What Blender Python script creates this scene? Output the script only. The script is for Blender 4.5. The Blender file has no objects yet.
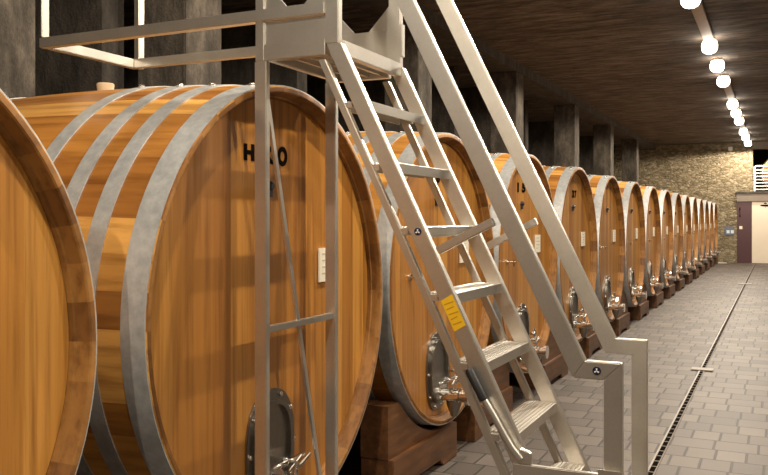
import bpy, bmesh, math, random
from mathutils import Vector, Matrix
random.seed(4)
S = bpy.context.scene
COL = S.collection
PI = math.pi
EYE = 1.55
TH = math.atan((778 - 384) / 832)

# ---------------------------------------------------------------- camera
cam = bpy.data.cameras.new('camera')
cam.sensor_width = 36
cam.lens = 832 * 36 / 768
cam.shift_y = -18.5 / 768
cam.clip_start = 0.05
cam_o = bpy.data.objects.new('camera', cam)
cam_o.location = (0, 0, EYE)
cam_o.rotation_euler = (PI / 2, 0, TH)
COL.objects.link(cam_o)
S.camera = cam_o

# ---------------------------------------------------------------- light level
LAMP_W = 68
LAMP_COL = (1.0, 0.87, 0.70)
world = bpy.data.worlds.new('world')
S.world = world
world.use_nodes = True
world.node_tree.nodes['Background'].inputs[0].default_value = (1.0, 0.86, 0.7, 1)
world.node_tree.nodes['Background'].inputs[1].default_value = 0.008
S.view_settings.view_transform = 'Standard'
S.view_settings.look = 'None'
S.view_settings.gamma = 1
S.view_settings.use_curve_mapping = False
S.view_settings.exposure = 0.0


# ---------------------------------------------------------------- materials
class NT:
    def __init__(s, name):
        s.m = bpy.data.materials.new(name)
        s.m.use_nodes = True
        s.t = s.m.node_tree
        s.b = s.t.nodes['Principled BSDF']

    def n(s, kind, **kw):
        nd = s.t.nodes.new(kind)
        for k, v in kw.items():
            setattr(nd, k, v)
        return nd

    def l(s, a, b):
        s.t.links.new(a, b)

    def math(s, op, a, b=None):
        nd = s.n('ShaderNodeMath', operation=op)
        for i, x in enumerate((a, b)):
            if x is None:
                continue
            if isinstance(x, (int, float)):
                nd.inputs[i].default_value = x
            else:
                s.l(x, nd.inputs[i])
        return nd.outputs[0]

    def coord(s, which='Object', scale=(1, 1, 1), loc=None):
        tc = s.n('ShaderNodeTexCoord')
        mp = s.n('ShaderNodeMapping')
        mp.inputs['Scale'].default_value = scale
        if loc:
            mp.inputs['Location'].default_value = loc
        s.l(tc.outputs[which], mp.inputs[0])
        return mp.outputs[0]

    def pos(s, scale=(1, 1, 1)):
        g = s.n('ShaderNodeNewGeometry')
        mp = s.n('ShaderNodeMapping')
        mp.inputs['Scale'].default_value = scale
        s.l(g.outputs['Position'], mp.inputs[0])
        return mp.outputs[0]

    def noise(s, vec, scale=5, detail=4, rough=0.55, w=None):
        nd = s.n('ShaderNodeTexNoise')
        if w is not None:
            nd.noise_dimensions = '4D'
            s.l(w, nd.inputs['W'])
        nd.inputs['Scale'].default_value = scale
        nd.inputs['Detail'].default_value = detail
        nd.inputs['Roughness'].default_value = rough
        s.l(vec, nd.inputs['Vector'])
        return nd.outputs['Fac']

    def ramp(s, fac, stops, interp='LINEAR'):
        r = s.n('ShaderNodeValToRGB')
        r.color_ramp.interpolation = interp
        el = r.color_ramp.elements
        while len(el) < len(stops):
            el.new(0.5)
        for e, (p, c) in zip(el, stops):
            e.position = p
            e.color = (*c, 1)
        s.l(fac, r.inputs[0])
        return r.outputs[0]

    def mix(s, a, b, fac, mode='MIX'):
        mx = s.n('ShaderNodeMix', data_type='RGBA', blend_type=mode)
        for i, x in ((6, a), (7, b), (0, fac)):
            if isinstance(x, (int, float)):
                mx.inputs[i].default_value = x
            elif isinstance(x, tuple):
                mx.inputs[i].default_value = (*x, 1)
            else:
                s.l(x, mx.inputs[i])
        return mx.outputs[2]

    def bump(s, h, strength=0.3, dist=0.01):
        bp = s.n('ShaderNodeBump')
        bp.inputs['Strength'].default_value = strength
        bp.inputs['Distance'].default_value = dist
        s.l(h, bp.inputs['Height'])
        s.l(bp.outputs[0], s.b.inputs['Normal'])

    def base(s, c):
        if isinstance(c, tuple):
            s.b.inputs['Base Color'].default_value = (*c, 1)
        else:
            s.l(c, s.b.inputs['Base Color'])

    def set(s, **kw):
        for k, v in kw.items():
            s.b.inputs[k.replace('_', ' ').title() if k != 'ior' else 'IOR'].default_value = v
        return s


def simple(name, col, rough=0.5, metal=0.0, var=0.06, scale=20, stretch=(1, 1, 1), emit=0):
    t = NT(name)
    f = t.noise(t.coord('Object', stretch), scale, 3)
    lo = tuple(max(0, c * (1 - var)) for c in col)
    hi = tuple(min(1, c * (1 + var)) for c in col)
    t.base(t.ramp(f, [(0.3, lo), (0.7, hi)]))
    t.b.inputs['Roughness'].default_value = rough
    t.b.inputs['Metallic'].default_value = metal
    if emit:
        t.b.inputs['Emission Color'].default_value = (*col, 1)
        t.b.inputs['Emission Strength'].default_value = emit
    return t.m


def oak_nodes(t, idx, grain_vec, dark, mid, light, rough):
    oi = t.n('ShaderNodeObjectInfo')
    wn = t.n('ShaderNodeTexWhiteNoise', noise_dimensions='2D')
    cx = t.n('ShaderNodeCombineXYZ')
    t.l(idx, cx.inputs[0])
    t.l(t.math('MULTIPLY', oi.outputs['Random'], 91.0), cx.inputs[1])
    t.l(cx.outputs[0], wn.inputs[0])
    base = t.ramp(wn.outputs['Value'], [(0.0, dark), (0.45, mid), (1.0, light)])
    w = t.math('MULTIPLY', wn.outputs['Value'], 40.0)
    g = t.noise(grain_vec, 1.0, 5, 0.6, w=w)
    gcol = t.ramp(g, [(0.30, (0.50, 0.42, 0.34)), (0.52, (1, 1, 1)), (0.72, (1.18, 1.16, 1.1))])
    c = t.mix(base, gcol, 0.85, 'MULTIPLY')
    t.base(c)
    t.b.inputs['Roughness'].default_value = rough
    t.b.inputs['Specular IOR Level'].default_value = 0.4
    t.bump(g, 0.12, 0.004)


OAK_D, OAK_M, OAK_L = (0.33, 0.120, 0.022), (0.50, 0.205, 0.040), (0.66, 0.31, 0.072)


def mat_staves():
    t = NT('oak staves')
    tc = t.n('ShaderNodeTexCoord')
    sp = t.n('ShaderNodeSeparateXYZ')
    t.l(tc.outputs['Object'], sp.inputs[0])
    ang = t.math('ARCTAN2', sp.outputs['Z'], sp.outputs['Y'])
    idx = t.math('FLOOR', t.math('MULTIPLY', ang, 46 / (2 * PI)))
    gv = t.coord('Object', (1.6, 26, 26))
    oak_nodes(t, idx, gv, (0.27, 0.105, 0.020), (0.52, 0.240, 0.048), (0.72, 0.390, 0.105), 0.42)
    return t.m


def mat_chime():
    t = NT('oak stave end grain')
    tc = t.n('ShaderNodeTexCoord')
    sp = t.n('ShaderNodeSeparateXYZ')
    t.l(tc.outputs['Object'], sp.inputs[0])
    ang = t.math('ARCTAN2', sp.outputs['Z'], sp.outputs['Y'])
    idx = t.math('FLOOR', t.math('MULTIPLY', ang, 46 / (2 * PI)))
    gv = t.coord('Object', (30, 16, 16))
    oak_nodes(t, idx, gv, (0.16, 0.064, 0.014), (0.26, 0.115, 0.025), (0.36, 0.170, 0.042), 0.6)
    return t.m


def mat_head():
    t = NT('oak cask head')
    tc = t.n('ShaderNodeTexCoord')
    sp = t.n('ShaderNodeSeparateXYZ')
    t.l(tc.outputs['Object'], sp.inputs[0])
    idx = t.math('FLOOR', t.math('MULTIPLY', sp.outputs['Y'], 8.6))
    gv = t.coord('Object', (20, 34, 1.3))
    oak_nodes(t, idx, gv, (0.31, 0.122, 0.021), (0.44, 0.190, 0.033), (0.56, 0.270, 0.056), 0.40)
    t.b.inputs['Coat Weight'].default_value = 0.5
    t.b.inputs['Coat Roughness'].default_value = 0.22
    return t.m


def mat_timber():
    t = NT('red brown cradle timber')
    g = t.noise(t.coord('Object', (14, 2, 14)), 1.5, 5, 0.6)
    t.base(t.ramp(g, [(0.3, (0.060, 0.024, 0.009)), (0.6, (0.15, 0.062, 0.020)), (0.8, (0.25, 0.110, 0.036))]))
    t.b.inputs['Roughness'].default_value = 0.5
    t.bump(g, 0.2, 0.004)
    return t.m


def mat_alu(name='brushed aluminium', col=(0.78, 0.745, 0.68), metal=0.93, rough=0.36):
    t = NT(name)
    g = t.noise(t.coord('Object', (30, 30, 30)), 4, 3)
    s = t.noise(t.coord('Object', (3, 3, 3)), 2.5, 4)
    c = t.ramp(g, [(0.3, tuple(x * 0.97 for x in col)), (0.7, tuple(min(1, x * 1.02) for x in col))])
    t.base(t.mix(c, t.ramp(s, [(0.3, (0.82, 0.81, 0.80)), (0.7, (1, 1, 1))]), 0.6, 'MULTIPLY'))
    t.b.inputs['Metallic'].default_value = metal
    t.b.inputs['Roughness'].default_value = rough
    t.bump(g, 0.02, 0.0006)
    return t.m


def mat_galv():
    t = NT('galvanised steel')
    g = t.noise(t.coord('Object', (1, 1, 1)), 22, 5, 0.65)
    t.base(t.ramp(g, [(0.3, (0.43, 0.45, 0.46)), (0.7, (0.65, 0.66, 0.65))]))
    t.b.inputs['Metallic'].default_value = 0.55
    t.b.inputs['Roughness'].default_value = 0.48
    t.bump(g, 0.06, 0.002)
    return t.m


def mat_floor():
    t = NT('concrete pavers')
    v = t.pos()
    br = t.n('ShaderNodeTexBrick')
    br.offset = 0.42
    br.squash = 1.5
    br.squash_frequency = 3
    br.inputs['Color1'].default_value = (0.070, 0.055, 0.045, 1)
    br.inputs['Color2'].default_value = (0.150, 0.122, 0.102, 1)
    br.inputs['Mortar'].default_value = (0.022, 0.017, 0.013, 1)
    br.inputs['Scale'].default_value = 1
    br.inputs['Mortar Size'].default_value = 0.0085
    br.inputs['Mortar Smooth'].default_value = 0.3
    br.inputs['Bias'].default_value = 0.1
    br.inputs['Brick Width'].default_value = 0.185
    br.inputs['Row Height'].default_value = 0.25
    sp = t.n('ShaderNodeSeparateXYZ')
    t.l(v, sp.inputs[0])
    cb = t.n('ShaderNodeCombineXYZ')
    t.l(sp.outputs['X'], cb.inputs[0])
    t.l(sp.outputs['Y'], cb.inputs[1])
    t.l(cb.outputs[0], br.inputs['Vector'])
    n1 = t.noise(t.pos(), 1.2, 4)
    n2 = t.noise(t.pos(), 60, 3)
    c = t.mix(br.outputs['Color'], t.ramp(n1, [(0.3, (0.8, 0.8, 0.8)), (0.7, (1.12, 1.1, 1.08))]), 0.8, 'MULTIPLY')
    c = t.mix(c, t.ramp(n2, [(0.3, (0.85, 0.85, 0.85)), (0.7, (1.1, 1.1, 1.1))]), 0.6, 'MULTIPLY')
    t.base(c)
    t.b.inputs['Roughness'].default_value = 0.62
    h = t.math('ADD', t.math('MULTIPLY', br.outputs['Fac'], -1.0), t.math('MULTIPLY', n2, 0.15))
    t.bump(h, 0.5, 0.006)
    return t.m


def mat_ceiling():
    t = NT('dark board marked ceiling')
    g = t.noise(t.pos((1.1, 5, 1)), 1.6, 8, 0.78)
    s = t.noise(t.pos((0.5, 0.8, 1)), 1.2, 4)
    c = t.ramp(g, [(0.40, (0.030, 0.023, 0.018)), (0.52, (0.12, 0.093, 0.073)), (0.62, (0.22, 0.175, 0.138))])
    t.base(t.mix(c, t.ramp(s, [(0.3, (0.6, 0.6, 0.6)), (0.7, (1.1, 1.1, 1.1))]), 0.8, 'MULTIPLY'))
    t.b.inputs['Roughness'].default_value = 0.85
    t.bump(g, 0.5, 0.02)
    return t.m


def mat_concrete(name, lo, mid, hi):
    t = NT(name)
    a = t.noise(t.pos((1, 1, 0.4)), 5.5, 7, 0.72)
    p = t.n('ShaderNodeTexVoronoi')
    p.inputs['Scale'].default_value = 19
    t.l(t.pos(), p.inputs['Vector'])
    pits = t.ramp(p.outputs['Distance'], [(0.05, (0.35, 0.35, 0.35)), (0.14, (1, 1, 1))])
    f = t.noise(t.pos(), 45, 3)
    c = t.ramp(a, [(0.36, lo), (0.5, mid), (0.64, hi)])
    c = t.mix(c, pits, 0.8, 'MULTIPLY')
    c = t.mix(c, t.ramp(f, [(0.3, (0.8, 0.8, 0.8)), (0.7, (1.1, 1.1, 1.1))]), 0.7, 'MULTIPLY')
    t.base(c)
    t.b.inputs['Roughness'].default_value = 0.9
    t.bump(t.math('ADD', f, a), 0.6, 0.015)
    return t.m


def mat_stone():
    t = NT('rubble stone wall')
    wob = t.n('ShaderNodeTexNoise')
    wob.inputs['Scale'].default_value = 3.0
    t.l(t.pos(), wob.inputs['Vector'])
    vm = t.n('ShaderNodeVectorMath', operation='MULTIPLY_ADD')
    t.l(wob.outputs['Color'], vm.inputs[0])
    vm.inputs[1].default_value = (0.5, 0.0, 0.5)
    t.l(t.pos((7.0, 1, 14)), vm.inputs[2])
    v1 = t.n('ShaderNodeTexVoronoi')
    v1.inputs['Scale'].default_value = 1
    t.l(vm.outputs[0], v1.inputs['Vector'])
    v2 = t.n('ShaderNodeTexVoronoi', feature='DISTANCE_TO_EDGE')
    v2.inputs['Scale'].default_value = 1
    t.l(vm.outputs[0], v2.inputs['Vector'])
    sp = t.n('ShaderNodeSeparateColor')
    t.l(v1.outputs['Color'], sp.inputs[0])
    c = t.ramp(sp.outputs[0], [(0.0, (0.20, 0.16, 0.095)), (0.5, (0.30, 0.245, 0.155)), (1.0, (0.42, 0.35, 0.235))])
    c = t.mix(c, t.ramp(v2.outputs['Distance'], [(0.0, (0.5, 0.48, 0.45)), (0.09, (1, 1, 1))]), 0.8, 'MULTIPLY')
    n = t.noise(t.pos(), 8, 5, 0.65)
    c = t.mix(c, t.ramp(n, [(0.3, (0.6, 0.6, 0.56)), (0.7, (1.25, 1.22, 1.18))]), 0.8, 'MULTIPLY')
    t.base(c)
    t.b.inputs['Roughness'].default_value = 0.9
    h = t.math('ADD', t.math('MULTIPLY', t.math('MINIMUM', v2.outputs['Distance'], 0.15), 4.0), n)
    t.bump(h, 0.8, 0.05)
    return t.m


M = dict(
    staves=mat_staves(), head=mat_head(), chime=mat_chime(), timber=mat_timber(), alu=mat_alu(), galv=mat_galv(),
    floor=mat_floor(), ceiling=mat_ceiling(), stone=mat_stone(),
    concrete=mat_concrete('board marked concrete', (0.034, 0.028, 0.021), (0.072, 0.060, 0.046), (0.145, 0.122, 0.095)),
    darkwall=mat_concrete('dark back concrete', (0.035, 0.029, 0.023), (0.065, 0.054, 0.043), (0.10, 0.084, 0.067)),
    chrome=simple('polished stainless steel', (0.78, 0.76, 0.73), 0.14, 1.0, 0.03),
    dull=simple('dull stainless steel', (0.30, 0.285, 0.26), 0.30, 1.0, 0.08),
    black=simple('black rubber', (0.012, 0.012, 0.013), 0.5),
    ink=simple('black stencil paint', (0.008, 0.006, 0.005), 0.9),
    paper=simple('cream card', (0.82, 0.76, 0.62), 0.6, 0, 0.03),
    faint=simple('faint grey print', (0.52, 0.46, 0.36), 0.7),
    yellow=simple('yellow sticker', (0.86, 0.50, 0.015), 0.45, 0, 0.05, 30),
    yprint=simple('ochre sticker print', (0.55, 0.28, 0.01), 0.5),
    navy=simple('navy badge', (0.012, 0.016, 0.045), 0.35),
    white=simple('white print', (0.85, 0.85, 0.86), 0.4),
    bung=simple('pale beech bung', (0.66, 0.50, 0.33), 0.6, 0, 0.12, 8, (1, 1, 5)),
    cream=simple('cream painted steel', (0.80, 0.70, 0.56), 0.5, 0, 0.03, 2),
    maroon=simple('maroon painted steel', (0.055, 0.008, 0.012), 0.45, 0, 0.1, 3),
    lintel=simple('grey brown lintel paint', (0.21, 0.17, 0.135), 0.7, 0, 0.08, 3),
    rail=simple('white painted railing', (0.78, 0.74, 0.68), 0.4),
    trunk=simple('beige cable trunking', (0.45, 0.36, 0.28), 0.6),
    zinc=simple('dull zinc plate', (0.30, 0.26, 0.215), 0.6),
    edge=simple('worn zinc edge', (0.25, 0.21, 0.175), 0.5),
    slot=simple('painted slot shadow', (0.01, 0.009, 0.008), 0.7),  # near black colour paints in the shade of the drain opening
    bluegrey=simple('blue grey display board', (0.10, 0.12, 0.17), 0.4),
    pale=simple('pale blue panel', (0.62, 0.68, 0.78), 0.4),
)
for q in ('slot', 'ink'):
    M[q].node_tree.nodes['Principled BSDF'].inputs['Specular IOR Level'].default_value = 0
lampm = NT('lamp diffuser')
lampm.base((1, 0.93, 0.82))
lampm.b.inputs['Emission Color'].default_value = (1, 0.90, 0.76, 1)
lampm.b.inputs['Emission Strength'].default_value = 22
M['lamp'] = lampm.m


# ---------------------------------------------------------------- helpers
def link(name, me, mat, parent=None, smooth=False, loc=None):
    o = bpy.data.objects.new(name, me)
    if mat is not None:
        me.materials.clear()
        me.materials.append(M[mat] if isinstance(mat, str) else mat)
    if smooth:
        for p in me.polygons:
            p.use_smooth = True
    COL.objects.link(o)
    if parent is not None:
        o.parent = parent
    if loc is not None:
        o.location = loc
    return o


def obj(name, bm, mat, parent=None, bevel=0, smooth=False, loc=None, auto=None):
    bmesh.ops.recalc_face_normals(bm, faces=bm.faces)
    me = bpy.data.meshes.new(name)
    if bevel:
        bmesh.ops.bevel(bm, geom=[e for e in bm.edges if e.is_manifold and e.calc_face_angle(0) > 0.5],
                        offset=bevel, segments=2, affect='EDGES', clamp_overlap=True)
    if auto is not None:
        for e in bm.edges:
            if e.is_manifold and e.calc_face_angle(0) > auto:
                e.smooth = False
        smooth = True
    bm.to_mesh(me)
    bm.free()
    return link(name, me, mat, parent, smooth, loc)


def box(bm, x0, x1, y0, y1, z0, z1):
    vs = [bm.verts.new(p) for p in ((x0, y0, z0), (x1, y0, z0), (x1, y1, z0), (x0, y1, z0),
                                    (x0, y0, z1), (x1, y0, z1), (x1, y1, z1), (x0, y1, z1))]
    for f in ((0, 3, 2, 1), (4, 5, 6, 7), (0, 1, 5, 4), (1, 2, 6, 5), (2, 3, 7, 6), (3, 0, 4, 7)):
        bm.faces.new([vs[i] for i in f])
    return bm


def nb():
    return bmesh.new()


def prism(bm, pts, axis, lo, hi):
    """extrude a 2-D polygon: axis 'y' takes (x,z) points, axis 'x' takes (y,z), axis 'z' takes (x,y)"""
    def p3(p, t):
        return {'y': (p[0], t, p[1]), 'x': (t, p[0], p[1]), 'z': (p[0], p[1], t)}[axis]
    a = [bm.verts.new(p3(p, lo)) for p in pts]
    b = [bm.verts.new(p3(p, hi)) for p in pts]
    bm.faces.new(a)
    bm.faces.new(b[::-1])
    n = len(pts)
    for i in range(n):
        bm.faces.new((a[i], a[(i + 1) % n], b[(i + 1) % n], b[i]))
    return bm


def tube(bm, pts, r, seg=12, caps=True):
    pts = [Vector(p) for p in pts]
    rs = r if isinstance(r, (list, tuple)) else [r] * len(pts)
    rings = []
    ref = None
    for i, p in enumerate(pts):
        d = (pts[min(i + 1, len(pts) - 1)] - pts[max(i - 1, 0)]).normalized()
        if ref is None:
            ref = Vector((0, 0, 1)) if abs(d.z) < 0.9 else Vector((0, 1, 0))
        u = d.cross(ref).normalized()
        v = u.cross(d).normalized()
        rings.append([bm.verts.new(p + rs[i] * (math.cos(t) * u + math.sin(t) * v))
                      for t in [2 * PI * k / seg for k in range(seg)]])
    for a, b in zip(rings, rings[1:]):
        for k in range(seg):
            bm.faces.new((a[k], a[(k + 1) % seg], b[(k + 1) % seg], b[k]))
    if caps:
        bm.faces.new(rings[0])
        bm.faces.new(rings[-1][::-1])
    return bm


def lathe_x(bm, prof, seg=96, close=False):
    """revolve (x, r) points about the x axis"""
    rings = [[bm.verts.new((x, r * math.cos(2 * PI * k / seg), r * math.sin(2 * PI * k / seg))) for k in range(seg)]
             for x, r in prof]
    prs = list(zip(rings, rings[1:]))
    if close:
        prs.append((rings[-1], rings[0]))
    for a, b in prs:
        for k in range(seg):
            bm.faces.new((a[k], b[k], b[(k + 1) % seg], a[(k + 1) % seg]))
    return rings


def empty(name, loc, label=None, cat=None, group=None):
    o = bpy.data.objects.new(name, None)
    o.empty_display_size = 0.2
    o.location = loc
    COL.objects.link(o)
    if label:
        tag(o, label, cat, group)
    return o


def tag(o, label, cat, group=None):
    o['label'] = label
    o['category'] = cat
    if group:
        o['group'] = group
    return o


def struct(name, bm, mat, parent=None, **kw):
    o = obj(name, bm, mat, parent, **kw)
    if parent is None:
        o['kind'] = 'structure'
    return o


def copy_tree(src, parent=None, skip=()):
    c = src.copy()
    COL.objects.link(c)
    if parent is not None:
        c.parent = parent
    for ch in list(KIDS.get(src.name, [])):
        if ch.name.split('.')[0] in skip:
            continue
        copy_tree(ch, c, skip)
    return c


KIDS = {}

# ================================================================= SETTING
CEIL = EYE + 2.72
XR, YB, YW, XL = 3.6, -7.0, 32.1, -8.5
struct('floor', box(nb(), XL, XR, YB, 37, -0.1, 0), 'floor')
struct('ceiling', box(nb(), XL, XR, YB, 37, CEIL, CEIL + 0.2), 'ceiling')
struct('wall_right', box(nb(), XR, XR + 0.2, YB, 37, 0, CEIL), 'concrete')
struct('wall_rear', box(nb(), XL, XR, YB - 0.2, YB, 0, CEIL), 'concrete')
struct('wall_left', box(nb(), XL - 0.2, XL, YB, 37, 0, CEIL), 'darkwall')
OPX = -0.80
bm = nb()
prism(bm, [(XL, 0), (OPX, 0), (OPX, CEIL), (XL, CEIL)], 'y', YW, YW + 0.35)
struct('wall_far', bm, 'stone')
bm = nb()
box(bm, OPX, XR, YW, YW + 0.35, 0, 2.50)
struct('wall_end', bm, 'lintel')
# gallery recess above the door
struct('trim_1', box(nb(), OPX, XR, YW + 0.35, 36.5, 2.40, 2.50), 'lintel')
struct('wall_gallery', box(nb(), OPX - 1.5, XR, 36.5, 36.8, 0, CEIL), 'darkwall')
# edge beam over the pillars
struct('trim_2', box(nb(), -4.62, -4.08, YB, YW, CEIL - 0.16, CEIL), 'darkwall')

# pillars along the left and the fins behind them
for i, y in enumerate((0.8, 3.22, 5.10, 9.66, 14.0, 18.6, 23.0, 27.6)):
    o = struct('trim_%d' % (10 + i), box(nb(), -4.57, -4.1, y, y + 0.47, 0, CEIL - 0.16), 'concrete', bevel=0.01)
for i, (y, x) in enumerate(((1.0, -4.9), (3.1, -4.9), (5.06, -4.9), (9.04, -5.5), (13.9, -5.2), (16.3, -5.2), (18.5, -5.2), (22.9, -5.2), (27.5, -5.2))):
    struct('trim_%d' % (30 + i), box(nb(), XL, x, y, y + 0.25, 0, CEIL), 'darkwall')

# the door, its side panel and lintel
d = struct('door_1', box(nb(), -0.83, 0.45, YW - 0.07, YW - 0.005, 0.0, 2.16), 'cream', bevel=0.006)
bm = nb()
for k in range(28):
    pass
bm = prism(nb(), [(-0.40 + 0.17 * math.cos(t), 2.02 + 0.035 * math.sin(t)) for t in [2 * PI * k / 24 for k in range(24)]], 'y', YW - 0.078, YW - 0.07)
obj('door_emblem', bm, 'ink', d)
bm = prism(nb(), [(-0.40 + 0.05 * math.cos(t), 2.10 + 0.025 * math.sin(t)) for t in [2 * PI * k / 16 for k in range(16)]], 'y', YW - 0.078, YW - 0.07)
box(bm, -0.405, -0.395, YW - 0.078, YW - 0.07, 1.94, 1.99)
obj('door_emblem', bm, 'ink', d)
d2 = struct('door_2', box(nb(), -1.31, -0.835, YW - 0.07, YW - 0.005, 0.0, 2.16), 'maroon', bevel=0.006)
obj('handle', tube(nb(), [(-1.22, YW - 0.07, 1.95), (-1.22, YW - 0.11, 1.93), (-1.22, YW - 0.11, 1.66), (-1.22, YW - 0.07, 1.64)], 0.025, 8), 'black', d2)
obj('switch_plate', box(nb(), -1.24, -1.14, YW - 0.085, YW - 0.07, 1.19, 1.30), 'paper', d2, bevel=0.004)
struct('trim_3', box(nb(), -1.33, 2.0, YW - 0.14, YW, 2.165, 2.44), 'lintel', bevel=0.008)
struct('trim_4', box(nb(), -1.36, 2.0, YW - 0.18, YW + 0.02, 2.44, 2.52), 'darkwall', bevel=0.006)

struct('trim_5', box(nb(), OPX, XR, YW, YW + 0.35, 4.02, CEIL), 'lintel')
# gallery railing
r = empty('gallery_railing', (-0.78, YW + 0.15, 2.5), 'white painted railing with thin horizontal bars on the gallery above the pale door', 'railing')
obj('post', box(nb(), 0.0, 0.06, -0.03, 0.03, 0.0, 0.95), 'rail', r)
obj('top_rail', box(nb(), 0.0, 2.6, -0.03, 0.03, 0.90, 0.95), 'rail', r)
for k in range(7):
    obj('bar', box(nb(), 0.06, 2.6, -0.012, 0.012, 0.08 + k * 0.115, 0.115 + k * 0.115), 'rail', r)

# wall fittings
p = empty('wall_display', (-1.57, YW, 0.98), 'blue grey display board with pale squares on the stone wall beside the maroon panel', 'display board')
obj('board', box(nb(), -0.16, 0.16, -0.04, -0.002, 0, 0.30), 'bluegrey', p, bevel=0.005)
for x in (-0.09, 0.05):
    obj('panel_square', box(nb(), x, x + 0.10, -0.048, -0.04, 0.06, 0.17), 'pale', p)
p = empty('wall_detector', (-1.53, YW, 3.98), 'small pale detector box high on the stone wall near the ceiling', 'detector')
obj('housing', box(nb(), -0.07, 0.07, -0.08, -0.002, 0, 0.14), 'rail', p, bevel=0.01)
obj('lens', box(nb(), -0.04, 0.04, -0.088, -0.08, 0.02, 0.06), 'paper', p)

# floor drain
p = empty('drain_channel', (-0.70, 0, 0), 'long slotted metal drain channel with pale edge running down the paved floor', 'drain')
obj('slot', box(nb(), -0.016, 0.016, 2.0, 31.6, 0.0005, 0.003), 'slot', p)  # flat strip on the floor, darkness of the slot painted on, no depth
obj('edge_strip', box(nb(), -0.028, -0.016, 2.0, 31.6, 0.0005, 0.006), 'edge', p)
obj('edge_strip', box(nb(), 0.016, 0.024, 2.0, 31.6, 0.0005, 0.006), 'lintel', p)
bm = nb()
for k in range(226):
    y = 2.6 + k * 0.128
    if k < 80:
        obj('grate_bar', box(nb(), -0.016, 0.016, y, y + 0.013, 0.0005, 0.005), 'lintel', p)
    else:
        box(bm, -0.016, 0.016, y, y + 0.013, 0.0005, 0.005)
g = obj('grate_bar', bm, 'lintel', p)
g['kind'] = 'stuff'
tag(obj('drain_cover', box(nb(), -0.81, -0.595, 9.05, 9.20, 0.006, 0.012), 'zinc', None, bevel=0.003),
    'pale metal cover plate lying across the drain channel, the nearer one', 'drain cover', 'plates on the drain')
tag(obj('drain_cover', box(nb(), -0.86, -0.56, 21.4, 21.75, 0.006, 0.012), 'zinc', None, bevel=0.003),
    'pale metal cover plate lying across the drain channel, the farther one', 'drain cover', 'plates on the drain')
tag(obj('floor_strip', box(nb(), -2.05, -1.62, 31.35, 31.6, 0.0005, 0.02), 'rail', None, bevel=0.004),
    'short white strip on the floor before the stone wall, beyond the last cask', 'floor strip')

# ================================================================= CEILING LAMPS
LX = -0.93
ORD = ['', 'second', 'third', 'fourth', 'fifth', 'sixth', 'seventh', 'eighth', 'ninth', 'tenth']
LZ = CEIL


def make_lamp():
    t = empty('ceiling_lamp', (LX, 0, LZ))
    b = obj('base', tube(nb(), [(0, 0, -0.001), (0, 0, -0.045)], 0.085, 24), 'trunk', t)
    bm = nb()
    prof = [(0.09, -0.045), (0.108, -0.08), (0.115, -0.12), (0.11, -0.165), (0.09, -0.205), (0.05, -0.230), (0.001, -0.236)]
    rings = [[bm.verts.new((r * math.cos(2 * PI * k / 24), r * math.sin(2 * PI * k / 24), z)) for k in range(24)] for r, z in prof]
    for a, c in zip(rings, rings[1:]):
        for k in range(24):
            bm.faces.new((a[k], a[(k + 1) % 24], c[(k + 1) % 24], c[k]))
    dz = obj('diffuser', bm, 'lamp', t, smooth=True)
    li = bpy.data.lights.new('bulb', 'SPOT')
    li.energy = LAMP_W * 4
    li.color = LAMP_COL
    li.spot_size = math.radians(179)
    li.spot_blend = 0.12
    li.shadow_soft_size = 0.05
    lo = bpy.data.objects.new('bulb', li)
    lo.location = (0, 0, -0.30)
    lo.parent = t
    COL.objects.link(lo)
    KIDS[t.name] = [b, dz, lo]
    return t


lamp0 = make_lamp()
ys = [10.4, 13.4, 15.15, 16.9, 20.4, 22.15, 23.9, 27.0, 28.8, 31.1]
near = [6.9, 3.6, 0.9, -1.6]
for i, y in enumerate(ys + near):
    o = lamp0 if i == 0 else copy_tree(lamp0)
    o.location = (LX, y, LZ)
    if i == 0:
        lab = 'round lit ceiling lamp cut by the top edge, nearest of the row in view'
    elif i < 10:
        lab = 'round lit ceiling lamp, %s nearest of the row in view' % ORD[i]
    else:
        lab = 'round lit ceiling lamp overhead, out of view before the row'
    tag(o, lab, 'ceiling lamp', 'ceiling lamps over the aisle')
for y in (2.9, 4.5):
    o = copy_tree(lamp0)
    o.location = (2.3, y, LZ)
    tag(o, 'round lit ceiling lamp of the second row to the right, out of view', 'ceiling lamp', 'ceiling lamps of the right row')
tl = ['beige cable trunking between the nearest and second ceiling lamps in view',
      'beige cable trunking between the fourth and fifth ceiling lamps in view',
      'beige cable trunking between the seventh and eighth ceiling lamps in view']
for (a, b), lab in zip(((10.5, 13.3), (17.2, 20.2), (24.1, 26.8)), tl):
    tag(obj('cable_trunking', box(nb(), LX - 0.075, LX + 0.075, a, b, LZ - 0.05, LZ - 0.001), 'trunk', None, bevel=0.006),
        lab, 'cable trunking', 'trunking between the lamps')

# ================================================================= CASKS
A = 1.88                     # distance of the cask fronts from the viewer's line
R0, RB, LEN = 0.912, 0.955, 2.10
CZ = 1.178                   # height of the axis


def rad(s):
    return R0 + (RB - R0) * (1 - ((s - LEN / 2) / (LEN / 2)) ** 2)


HOOPS = ((0.004, 0.102), (0.212, 0.284), (0.378, 0.450), (0.586, 0.658))


def arc_pts(cx, cz, rx, rz, n=40, p=2.4):
    out = []
    for k in range(n):
        t = 2 * PI * k / n
        c, s_ = math.cos(t), math.sin(t)
        out.append((cx + rx * abs(c) ** (2 / p) * (1 if c >= 0 else -1), cz + rz * abs(s_) ** (2 / p) * (1 if s_ >= 0 else -1)))
    return out


HX = -0.068


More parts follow.
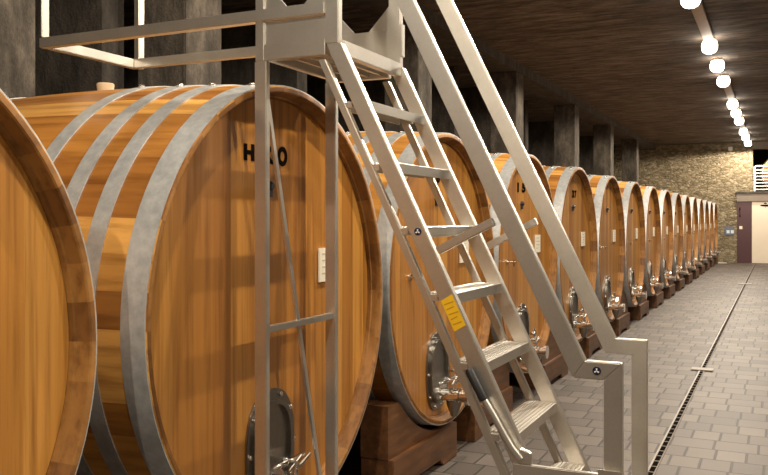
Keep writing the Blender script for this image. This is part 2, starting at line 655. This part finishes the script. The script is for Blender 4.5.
def make_cask():
    """local origin: centre of the front ring, axis along -x"""
    t = empty('wine_cask', (0, 0, 0))
    k = KIDS[t.name] = []
    bm = nb()
    n = 14
    prof = [(-0.080, R0 - 0.045), (-0.050, R0 - 0.043), (-0.046, R0 - 0.036), (-0.004, R0 - 0.026), (0.0, R0 - 0.021), (0.0, R0 - 0.005), (-0.003, R0)]
    bm2 = nb()
    lathe_x(bm2, prof[:-1] + [(-0.0005, R0 - 0.004)])
    k.append(obj('chime', bm2, 'chime', t, auto=0.5))
    prof = [(-0.002, R0 - 0.006), (-0.003, R0)]
    prof += [(-s, rad(s)) for s in [LEN * (i + 0.2) / n for i in range(n)]]
    prof += [(-LEN + 0.004, R0), (-LEN, R0 - 0.006), (-LEN, R0 - 0.08), (-LEN + 0.07, R0 - 0.105), (-LEN + 0.07, 0.001)]
    lathe_x(bm, prof)
    k.append(obj('staves', bm, 'staves', t, auto=0.5))
    bm = nb()
    lathe_x(bm, [(HX, 0.0005), (HX, R0 - 0.046)], 96)
    k.append(obj('cask_head', bm, 'head', t))
    for s0, s1 in HOOPS + tuple((LEN - b, LEN - a) for a, b in HOOPS):
        bm = nb()
        th = 0.005
        lathe_x(bm, [(-s0, rad(s0) + 0.0005), (-s0, rad(s0) + th), (-s1, rad(s1) + th), (-s1, rad(s1) + 0.0005)], 96)
        h = obj('hoop', bm, 'galv', t, auto=0.5)
        k.append(h)
        if s0 < 1:
            bm = nb()
            sm = (s0 + s1) / 2
            ph = math.radians(104)
            c = Vector((-sm, (rad(sm) + 0.004) * math.cos(ph), (rad(sm) + 0.004) * math.sin(ph)))
            dv = Vector((0, math.cos(ph), math.sin(ph)))
            tube(bm, [c, c + dv * 0.010, c + dv * 0.016], [0.015, 0.014, 0.006], 10)
            rv = obj('rivet', bm, 'chrome', h, smooth=True)
            KIDS[h.name] = [rv]
    # bung on the crown
    bm = nb()
    z0 = rad(LEN / 2) - 0.004
    tube(bm, [(-LEN / 2, 0, z0), (-LEN / 2, 0, z0 + 0.046), (-LEN / 2, 0, z0 + 0.052)], [0.036, 0.042, 0.038], 16)
    k.append(obj('bung', bm, 'bung', t, auto=0.6))
    # card
    bm = nb()
    box(bm, HX + 0.004, HX + 0.012, 0.335, 0.50, 0.075, 0.230)
    cd = obj('label_card', bm, 'paper', t)
    cd['label'] = 'cream card'
    k.append(cd)
    bm = nb()
    for q in range(4):
        box(bm, HX + 0.0122, HX + 0.0128, 0.36, 0.36 + (0.09, 0.11, 0.10, 0.06)[q], 0.20 - q * 0.03, 0.206 - q * 0.03)
    pr = obj('card_print', bm, 'faint', cd)
    KIDS[cd.name] = [pr]
    # plug under the lettering
    bm = nb()
    tube(bm, [(HX, -0.085, 0.50), (HX + 0.02, -0.085, 0.50), (HX + 0.028, -0.085, 0.50)], [0.022, 0.020, 0.012], 12)
    box(bm, HX, HX + 0.016, -0.100, -0.070, 0.455, 0.50)
    k.append(obj('plug', bm, 'black', t))
    # sample tap
    bm = nb()
    tube(bm, [(HX, -0.50, 0.03), (HX + 0.012, -0.50, 0.03)], 0.02, 12)
    tube(bm, [(HX, -0.50, 0.03), (HX + 0.08, -0.50, 0.03)], 0.008, 10)
    tube(bm, [(HX + 0.06, -0.50, 0.045), (HX + 0.06, -0.50, -0.005)], 0.006, 8)
    k.append(obj('sample_tap', bm, 'chrome', t, auto=0.6))
    # manhole door
    cy, cz, rx, rz = -0.07, -0.585, 0.185, 0.245
    bm = nb()
    prism(bm, arc_pts(cy, cz, rx, rz), 'x', HX, HX + 0.012)
    dr = obj('manhole_door', bm, 'dull', t, bevel=0.003)
    k.append(dr)
    kk = KIDS[dr.name] = []
    bm = nb()
    o_, i_ = arc_pts(cy, cz, rx * 0.80, rz * 0.82), arc_pts(cy, cz, rx * 0.68, rz * 0.74)
    rings = [[bm.verts.new((x, a, b)) for a, b in pp] for pp, x in ((o_, HX + 0.012), (o_, HX + 0.030), (i_, HX + 0.030), (i_, HX + 0.014))]
    for a, b in zip(rings, rings[1:]):
        for q in range(len(a)):
            bm.faces.new((a[q], a[(q + 1) % len(a)], b[(q + 1) % len(a)], b[q]))
    bm.faces.new(rings[-1])
    kk.append(obj('door_frame', bm, 'dull', dr, auto=0.5))
    for a, b in arc_pts(cy, cz, rx * 0.9, rz * 0.91, 10):
        bm = tube(nb(), [(HX + 0.011, a, b), (HX + 0.020, a, b), (HX + 0.024, a, b)], [0.010, 0.010, 0.006], 8)
        kk.append(obj('bolt', bm, 'chrome', dr, smooth=True))
    bm = tube(nb(), [(HX + 0.075, cy - 0.14, cz - 0.055), (HX + 0.075, cy + 0.15, cz - 0.055)], 0.011, 10)
    kk.append(obj('clamp_bar', bm, 'chrome', dr, auto=0.6))
    bm = tube(nb(), [(HX + 0.015, cy + 0.02, cz - 0.055), (HX + 0.12, cy + 0.02, cz - 0.055)], 0.010, 10)
    tube(bm, [(HX + 0.115, cy - 0.03, cz - 0.075), (HX + 0.115, cy + 0.07, cz - 0.035)], 0.006, 8)
    tube(bm, [(HX + 0.05, cy + 0.02, cz - 0.055), (HX + 0.065, cy + 0.02, cz - 0.055)], 0.020, 12)
    kk.append(obj('clamp_screw', bm, 'chrome', dr, auto=0.6))
    # outlet valve
    vy, vz = -0.05, -0.735
    bm = nb()
    tube(bm, [(HX + 0.01, vy, vz), (HX + 0.025, vy, vz)], 0.062, 20)
    tube(bm, [(HX + 0.02, vy, vz), (HX + 0.08, vy, vz), (HX + 0.085, vy, vz), (HX + 0.15, vy, vz), (HX + 0.155, vy, vz), (HX + 0.20, vy, vz)],
         [0.036, 0.036, 0.048, 0.048, 0.038, 0.038], 18)
    tube(bm, [(HX + 0.19, vy, vz), (HX + 0.215, vy, vz)], 0.055, 20)
    vv = obj('outlet_valve', bm, 'chrome', t, auto=0.6)
    k.append(vv)
    kk = KIDS[vv.name] = []
    bm = tube(nb(), [(HX + 0.11, vy, vz - 0.03), (HX + 0.11, vy, vz - 0.06), (HX + 0.11, vy, vz - 0.13)], [0.05, 0.046, 0.02], 16)
    kk.append(obj('drain_spout', bm, 'dull', vv, auto=0.6))
    bm = tube(nb(), [(HX + 0.115, vy, vz + 0.03), (HX + 0.115, vy, vz + 0.075)], 0.012, 10)
    tube(bm, [(HX + 0.115, vy - 0.01, vz + 0.07), (HX + 0.115, vy + 0.05, vz + 0.08), (HX + 0.115, vy + 0.12, vz + 0.105)], [0.007, 0.008, 0.006], 8)
    kk.append(obj('valve_lever', bm, 'chrome', vv, auto=0.6))
    bm = tube(nb(), [(HX, 0.14, vz + 0.12), (HX + 0.07, 0.14, vz + 0.12)], 0.013, 10)
    tube(bm, [(HX + 0.055, 0.14, vz + 0.16), (HX + 0.055, 0.14, vz + 0.06)], 0.009, 10)
    tube(bm, [(HX + 0.055, 0.11, vz + 0.16), (HX + 0.055, 0.17, vz + 0.16)], 0.006, 8)
    k.append(obj('racking_tap', bm, 'chrome', t, auto=0.6))
    return t


def lettering(parent, word, y0, y1, z, heights, gap=0.010):
    """stencilled word on the cask head between y0 and y1; every letter fitted to its own cell"""
    w = (y1 - y0 - gap * (len(word) - 1)) / len(word)
    bm = nb()
    for q, ch in enumerate(word):
        cu = bpy.data.curves.new('lettering', 'FONT')
        cu.body = ch
        cu.size = 0.1
        cu.extrude = 0.001
        cu.offset = 0.0055
        tmp = bpy.data.objects.new('tmp_text', cu)
        COL.objects.link(tmp)
        me = bpy.data.meshes.new_from_object(tmp.evaluated_get(bpy.context.evaluated_depsgraph_get()))
        bpy.data.objects.remove(tmp)
        xs = [v.co.x for v in me.vertices]
        zs = [v.co.y for v in me.vertices]
        wq = w * 0.4 if ch == '1' else w
        sx, sz = wq / (max(xs) - min(xs)), heights[q] / (max(zs) - min(zs))
        for v in me.vertices:
            v.co = Vector((HX + 0.0025 + v.co.z, y0 + q * (w + gap) + (v.co.x - min(xs)) * sx, z + (v.co.y - (max(zs) + min(zs)) / 2) * sz))
        bm.from_mesh(me)
        bpy.data.meshes.remove(me)
    return obj('lettering', bm, 'ink', parent)


cask0 = make_cask()
STEP = 1.0236 * A
CY = [1.01, 3.05] + [3.035 + STEP * i for i in range(1, 15)]
NTH = ['', '', 'third', 'fourth', 'fifth', 'sixth', 'seventh', 'eighth', 'ninth', 'tenth', 'eleventh', 'twelfth', 'thirteenth', 'fourteenth', 'fifteenth']
casks = []
for i, y in enumerate(CY):
    if i == 0:
        c = cask0
    elif i == 1:
        c = copy_tree(cask0, None, skip=('sample_tap', 'racking_tap'))
    elif i < 9:
        c = copy_tree(cask0)
    else:
        c = copy_tree(cask0, None, skip=('rivet', 'bolt', 'card_print'))
    c.location = (-A, y, CZ)
    casks.append(c)
    if i == 1:
        c.scale = (1.0, 0.995, 1.022)
    if i == 0:
        lab = 'huge oak cask cut off by the left edge, nearest the viewer'
    elif i == 1:
        lab = 'huge oak cask with black HUGO lettering behind the legs of the aluminium ladder'
    elif i == 2:
        lab = 'oak cask third in the row, seen through the ladder treads'
    elif i == 15:
        lab = 'oak cask at the far end of the row by the stone wall'
    else:
        lab = 'upright oak cask with galvanised hoops, %s in the row from the left edge' % NTH[i]
    tag(c, lab, 'wine cask', 'oak casks in the row')
lettering(casks[1], 'HUGO', -0.262, 0.066, 0.630, (0.067, 0.070, 0.076, 0.084))
lettering(casks[2], '18', -0.16, -0.02, 0.635, (0.07, 0.07), 0.02)
lettering(casks[3], '15', -0.20, 0.04, 0.635, (0.08, 0.08), 0.03)
lettering(casks[4], '37', -0.10, 0.10, 0.635, (0.08, 0.08), 0.02)


RS = 0.945
BT = 0.225


# cradles -----------------------------------------------------------------
def saddle_pts(y0, y1, ca, cb, top):
    """block outline whose top follows the flanks of the casks centred at ca and cb"""
    pts = [(y0, BT), (y1, BT)]
    n = 16
    up = []
    for q in range(n + 1):
        y = y1 + (y0 - y1) * q / n
        z = top
        for c in (ca, cb):
            dy = y - c
            if abs(dy) < RS:
                z = min(z, CZ - math.sqrt(RS ** 2 - dy * dy) - 0.004)
        up.append((y, max(BT + 0.0005, z)))
    return pts + up


for i in range(1, 16):
    ca = CY[i]
    cb = CY[i + 1] if i < 15 else ca + STEP
    if i == 1:
        y0, y1 = 4.13, 5.13
    else:
        y0, y1 = ca + 0.52, ca + 1.44
    if i == 1:
        lab = 'red brown timber cradle under the third cask, lit beside the ladder'
    elif i == 15:
        lab = 'timber cradle at the far end of the row by the stone wall'
    elif i == 2:
        lab = 'timber cradle seen between the lower ladder treads'
    else:
        lab = 'dark timber cradle between the %s and %s casks of the row' % (NTH[i], NTH[i + 1] if i < 14 else 'last')
    t = empty('cask_cradle', (-A - 0.02, (y0 + y1) / 2, 0), lab, 'cradle', 'timber cradles under the casks')
    ym = (y0 + y1) / 2
    h = y1 - ym
    bm = nb()
    prism(bm, [(-h, 0.0), (-h + 0.16, 0.0), (-h + 0.22, 0.045), (h - 0.3, 0.045), (h - 0.24, 0.0), (h, 0.0), (h, BT), (-h, BT)], 'x', -0.20, 0.0)
    obj('beam', bm, 'timber', t, bevel=0.005)
    bm = nb()
    top = 0.52
    pts = [(a - ym, b) for a, b in saddle_pts(y0, y1, ca if i > 1 else CY[2], cb, top)]
    prism(bm, pts, 'x', -0.20, -0.03)
    obj('saddle_block', bm, 'timber', t)

# ================================================================= THE LADDER
Yn, Yf, TW = 2.72, 3.28, 0.034
lad = empty('platform_ladder', (-1.2, 3.0, 0), 'aluminium platform ladder with handrails and guard rail standing before the HUGO cask', 'ladder')
OFF = Vector((1.2, -3.0, EYE))


def side(name, pts, y0, y1, mat='alu', bevel=0.003, parent=lad):
    """polygon given as (a, height over eye level) in a plane across the aisle"""
    bm = prism(nb(), [(-a + OFF.x, z + OFF.z) for a, z in pts], 'y', y0 + OFF.y, y1 + OFF.y)
    return obj(name, bm, mat, parent, bevel=bevel)


def abox(name, a0, a1, y0, y1, z0, z1, mat='alu', bevel=0.003, parent=lad):
    bm = box(nb(), -a1 + OFF.x, -a0 + OFF.x, y0 + OFF.y, y1 + OFF.y, z0 + OFF.z, z1 + OFF.z)
    return obj(name, bm, mat, parent, bevel=bevel)


def af(z):
    return 1.471 - (0.669 - z) * 0.4845


def hf(z):
    return 0.566 + (z + 0.461) * 0.488


FL = -EYE
for Y, isnear in ((Yn, True), (Yf, False)):
    ya, yb = Y, Y + TW
    # stile and its rear rail
    zt, zb = 0.655, FL + 0.04
    st = side('stile', [(af(zt), zt), (af(zt) + 0.064, zt), (af(zb) + 0.064, zb), (af(zb), zb)], ya, yb)
    side('rear_rail', [(af(0.60) + 0.096, 0.60), (af(0.60) + 0.128, 0.60), (af(zb) + 0.128, zb), (af(zb) + 0.096, zb)], ya + 0.004, yb - 0.004)
    side('foot', [(af(zb) - 0.01, FL), (af(zb) + 0.14, FL), (af(zb) + 0.14, FL + 0.045), (af(zb) - 0.01, FL + 0.045)], ya - 0.003, yb + 0.003, 'black')
    # handrail in three mitred lengths
    e = 1.47
    ml = (0.606, -0.519)
    hr = side('handrail', [(hf(-0.461), -0.461), (hf(e), e), (hf(e) + 0.068, e), ml], ya, yb)
    kk = 0.058
    hz = side('handrail_bend', [(0.566, -0.461), ml, (0.507, -0.519), (0.449, -0.461)], ya, yb)
    side('handrail_post', [(0.449, -0.461), (0.507, -0.519), (0.507, -1.33), (0.449, -1.45)], ya, yb)
    # strut from stile to handrail
    p0, p1 = Vector((1.085, -0.112)), Vector((0.880, -0.008))
    dn = (p1 - p0).normalized()
    nn = Vector((-dn.y, dn.x)) * 0.0145
    side('handrail_strut', [tuple(p0 + nn), tuple(p1 + nn), tuple(p1 - nn), tuple(p0 - nn)], ya + 0.004, yb - 0.004)
    # rear leg
    lg = abox('rear_leg', 1.794, 1.848, ya, yb - 0.006, FL + 0.02, 0.615)
    abox('foot', 1.788, 1.854, ya - 0.004, yb - 0.002, FL, FL + 0.025, 'black')
    # uprights of the guard frame
    abox('guard_post', 1.806, 1.846, ya + 0.002, yb - 0.004, 0.615, 1.50)
    abox('guard_post', 1.477, 1.532, ya, yb, 0.6555, 1.50)
    # platform side beam and kick plate
    abox('platform_beam', 1.477 if False else 1.533, 1.806, ya, yb, 0.615, 0.678)
    abox('kick_plate', 1.533, 1.805, ya + 0.012, ya + 0.018, 0.679, 0.768 if isnear else 0.825, bevel=0)
    zg = 0.815 if isnear else 0.826
    side('gusset', [(1.805, zg), (1.805, zg + 0.105), (1.705, zg)], ya + 0.012, ya + 0.02, bevel=0)
    side('gusset', [(1.533, zg), (1.533, zg + 0.105), (1.633, zg)], ya + 0.012, ya + 0.02, bevel=0)
    # guard rail out over the cask and its post
    yo, yi = (ya - 0.001, ya + 0.040) if isnear else (ya - 0.005, ya + 0.036)
    if isnear:
        side('guard_rail', [(1.533, 0.769), (2.955, 0.769), (3.0, 0.769), (3.0, 0.814), (1.533, 0.814)], ya - 0.006, ya + 0.036)
    else:
        abox('guard_rail', 1.847, 3.0, ya, ya + 0.04, 0.769, 0.814)
    abox('guard_post', 2.974 if isnear else 2.955, 2.986 if isnear else 2.988, ya - 0.012 if isnear else ya + 0.03, ya + 0.030 if isnear else ya + 0.072, 0.8145 if isnear else 0.772, 1.50)
    abox('top_rail', 1.477, 3.0, ya, ya + 0.04, 1.50, 1.54)
abox('guard_rail', 2.96, 3.0, Yn + 0.037, Yf - 0.001, 0.769, 0.814)
abox('top_rail', 2.96, 3.0, Yn + 0.041, Yf - 0.001, 1.50, 1.54)
# platform
abox('platform_beam', 1.470, 1.500, Yn + TW + 0.001, Yf - 0.001, 0.615, 0.672)
abox('platform_beam', 1.775, 1.805, Yn + TW + 0.001, Yf - 0.001, 0.615, 0.665)
abox('platform_deck', 1.501, 1.774, Yn + TW + 0.001, Yf - 0.001, 0.655, 0.672, bevel=0.001)
for q in range(3):
    a0 = 1.56 + q * 0.07
    abox('deck_rib', a0, a0 + 0.012, Yn + TW + 0.001, Yf - 0.001, 0.625, 0.655, bevel=0)
abox('bracket', 1.462, 1.476, Yf - 0.012, Yf + 0.02, 0.70, 0.84, bevel=0.002)
# leg braces
abox('leg_brace', 1.806, 1.830, Yn + TW - 0.005, Yf - 0.001, -0.448, -0.422, bevel=0.002)
bm = nb()
p0, p1 = Vector((-1.818, Yn + TW - 0.006, 0.53)), Vector((-1.818, Yf + 0.002, -1.53))
d_ = (p1 - p0).normalized()
n_ = Vector((0, -d_.z, d_.y)) * 0.010
vs = []
for p in (p0, p1):
    for sx, sn in ((-1, -1), (1, -1), (1, 1), (-1, 1)):
        vs.append(bm.verts.new(p + Vector((sx * 0.006 + OFF.x, OFF.y, OFF.z)) + n_ * sn))
for f in ((0, 1, 2, 3), (7, 6, 5, 4), (0, 4, 5, 1), (1, 5, 6, 2), (2, 6, 7, 3), (3, 7, 4, 0)):
    bm.faces.new([vs[q] for q in f])
obj('leg_brace', bm, 'alu', lad)
# treads
for i in range(9):
    z = 0.437 - 0.2335 * i
    a = af(z) + 0.003
    prof = [(a, z), (a, z - 0.036), (a + 0.005, z - 0.036), (a + 0.005, z - 0.006), (a + 0.113, z - 0.006), (a + 0.113, z - 0.030),
            (a + 0.118, z - 0.030), (a + 0.118, z)]
    for q in range(7):
        c = a + 0.110 - q * 0.0158
        prof += [(c, z), (c - 0.002, z + 0.0025), (c - 0.006, z + 0.0025), (c - 0.008, z)]
    side('tread', prof, Yn + TW + 0.0005, Yf - 0.0005, bevel=0)
    for y0 in (Yn + 0.006, Yf + 0.006):
        abox('tread_bracket', a + 0.062, a + 0.094, y0, y0 + 0.02, z - 0.026, z - 0.004, bevel=0.001)
# lower bar, end cap
abox('lower_bar', 0.452, 0.803, Yn - 0.020, Yn - 0.0005, -0.878, -0.817)
abox('end_cap', 0.446, 0.520, Yn - 0.024, Yn - 0.0206, -0.85, -0.800, bevel=0.001)
# sticker and round badges
zs0, zs1 = -0.285, -0.385


def on_stile(o_, z):
    return (af(z) + o_, z)


stk = side('warning_sticker', [on_stile(0.006, -0.262), on_stile(0.060, -0.287), on_stile(0.060, -0.392), on_stile(0.006, -0.367)], Yn - 0.0016, Yn - 0.0002, 'yellow', 0)
stk['label'] = 'yellow sticker'
bm = nb()
for q in range(5):
    z = -0.292 - q * 0.017
    w = (0.034, 0.028, 0.036, 0.024, 0.032)[q]
    prism(bm, [(-(af(z) + 0.050) + OFF.x, z - 0.006 + OFF.z), (-(af(z) + 0.050 - w) + OFF.x, z + 0.007 + OFF.z),
               (-(af(z) + 0.048 - w) + OFF.x, z + 0.003 + OFF.z), (-(af(z) + 0.048) + OFF.x, z - 0.010 + OFF.z)], 'y', Yn - 0.0020 + OFF.y, Yn - 0.0016 + OFF.y)
obj('sticker_print', bm, 'yprint', stk)


def badge(a, z, turn):
    R_ = 0.0135
    dsc = side('maker_badge', [(a + R_ * math.cos(2 * PI * k / 24), z + R_ * math.sin(2 * PI * k / 24)) for k in range(24)], Yn - 0.0025, Yn - 0.0002, 'navy', 0)
    dsc['label'] = 'round navy badge with a white three-lobed mark'
    bm = nb()
    for q in range(3):
        t = turn + q * 2 * PI / 3
        pts = []
        for da, rr in ((-1.0, 0.0022), (-0.30, 0.009), (0.30, 0.009), (1.0, 0.0022)):
            pts.append((-(a - rr * math.cos(t + da)) + OFF.x, z + rr * math.sin(t + da) + OFF.z))
        prism(bm, pts, 'y', Yn - 0.0032 + OFF.y, Yn - 0.0025 + OFF.y)
    obj('badge_mark', bm, 'white', dsc)


badge(1.155, -0.0445, PI / 2)
badge(0.5285, -0.490, PI / 2)


def pt(a, y, z):
    return (-a + OFF.x, y + OFF.y, z + OFF.z)


lv = obj('brake_lever', tube(nb(), [pt(0.905, 2.696, -0.607), pt(0.865, 2.696, -0.668), pt(0.835, 2.696, -0.718), pt(0.805, 2.696, -0.765), pt(0.775, 2.70, -0.800)], 0.0125, 12), 'alu', lad, auto=0.6)
gp = obj('grip', tube(nb(), [pt(0.957, 2.696, -0.512), pt(0.953, 2.696, -0.520), pt(0.903, 2.696, -0.611), pt(0.901, 2.696, -0.615)], [0.012, 0.0165, 0.0165, 0.013], 14), 'black', lv, auto=0.6)
gp['label'] = 'black rubber grip'
side('lever_bracket', [(0.800, -0.816), (0.738, -0.816), (0.742, -0.775), (0.778, -0.765)], Yn - 0.022, Yn - 0.0005)

# small cask seen through the gallery railing
t = empty('gallery_cask', (0.1, 33.7, 2.5), 'orange wooden cask end glimpsed behind the white gallery railing', 'cask')
bm = nb()
rr = lathe_x(bm, [(-0.9, 0.001), (-0.9, 0.60), (-0.45, 0.68), (0.45, 0.68), (0.9, 0.60), (0.9, 0.001)], 40)
bmesh.ops.rotate(bm, verts=bm.verts, cent=(0, 0, 0), matrix=Matrix.Rotation(PI / 2, 3, 'Z'))
bmesh.ops.translate(bm, verts=bm.verts, vec=(0, 0, 0.685))
obj('cask_body', bm, 'staves', t, auto=0.5)
bm = nb()
lathe_x(bm, [(0.84, 0.612), (0.84, 0.622), (0.74, 0.64), (0.74, 0.628)], 40)
bmesh.ops.rotate(bm, verts=bm.verts, cent=(0, 0, 0), matrix=Matrix.Rotation(-PI / 2, 3, 'Z'))
bmesh.ops.translate(bm, verts=bm.verts, vec=(0, 0, 0.685))
obj('hoop', bm, 'galv', t, auto=0.5)
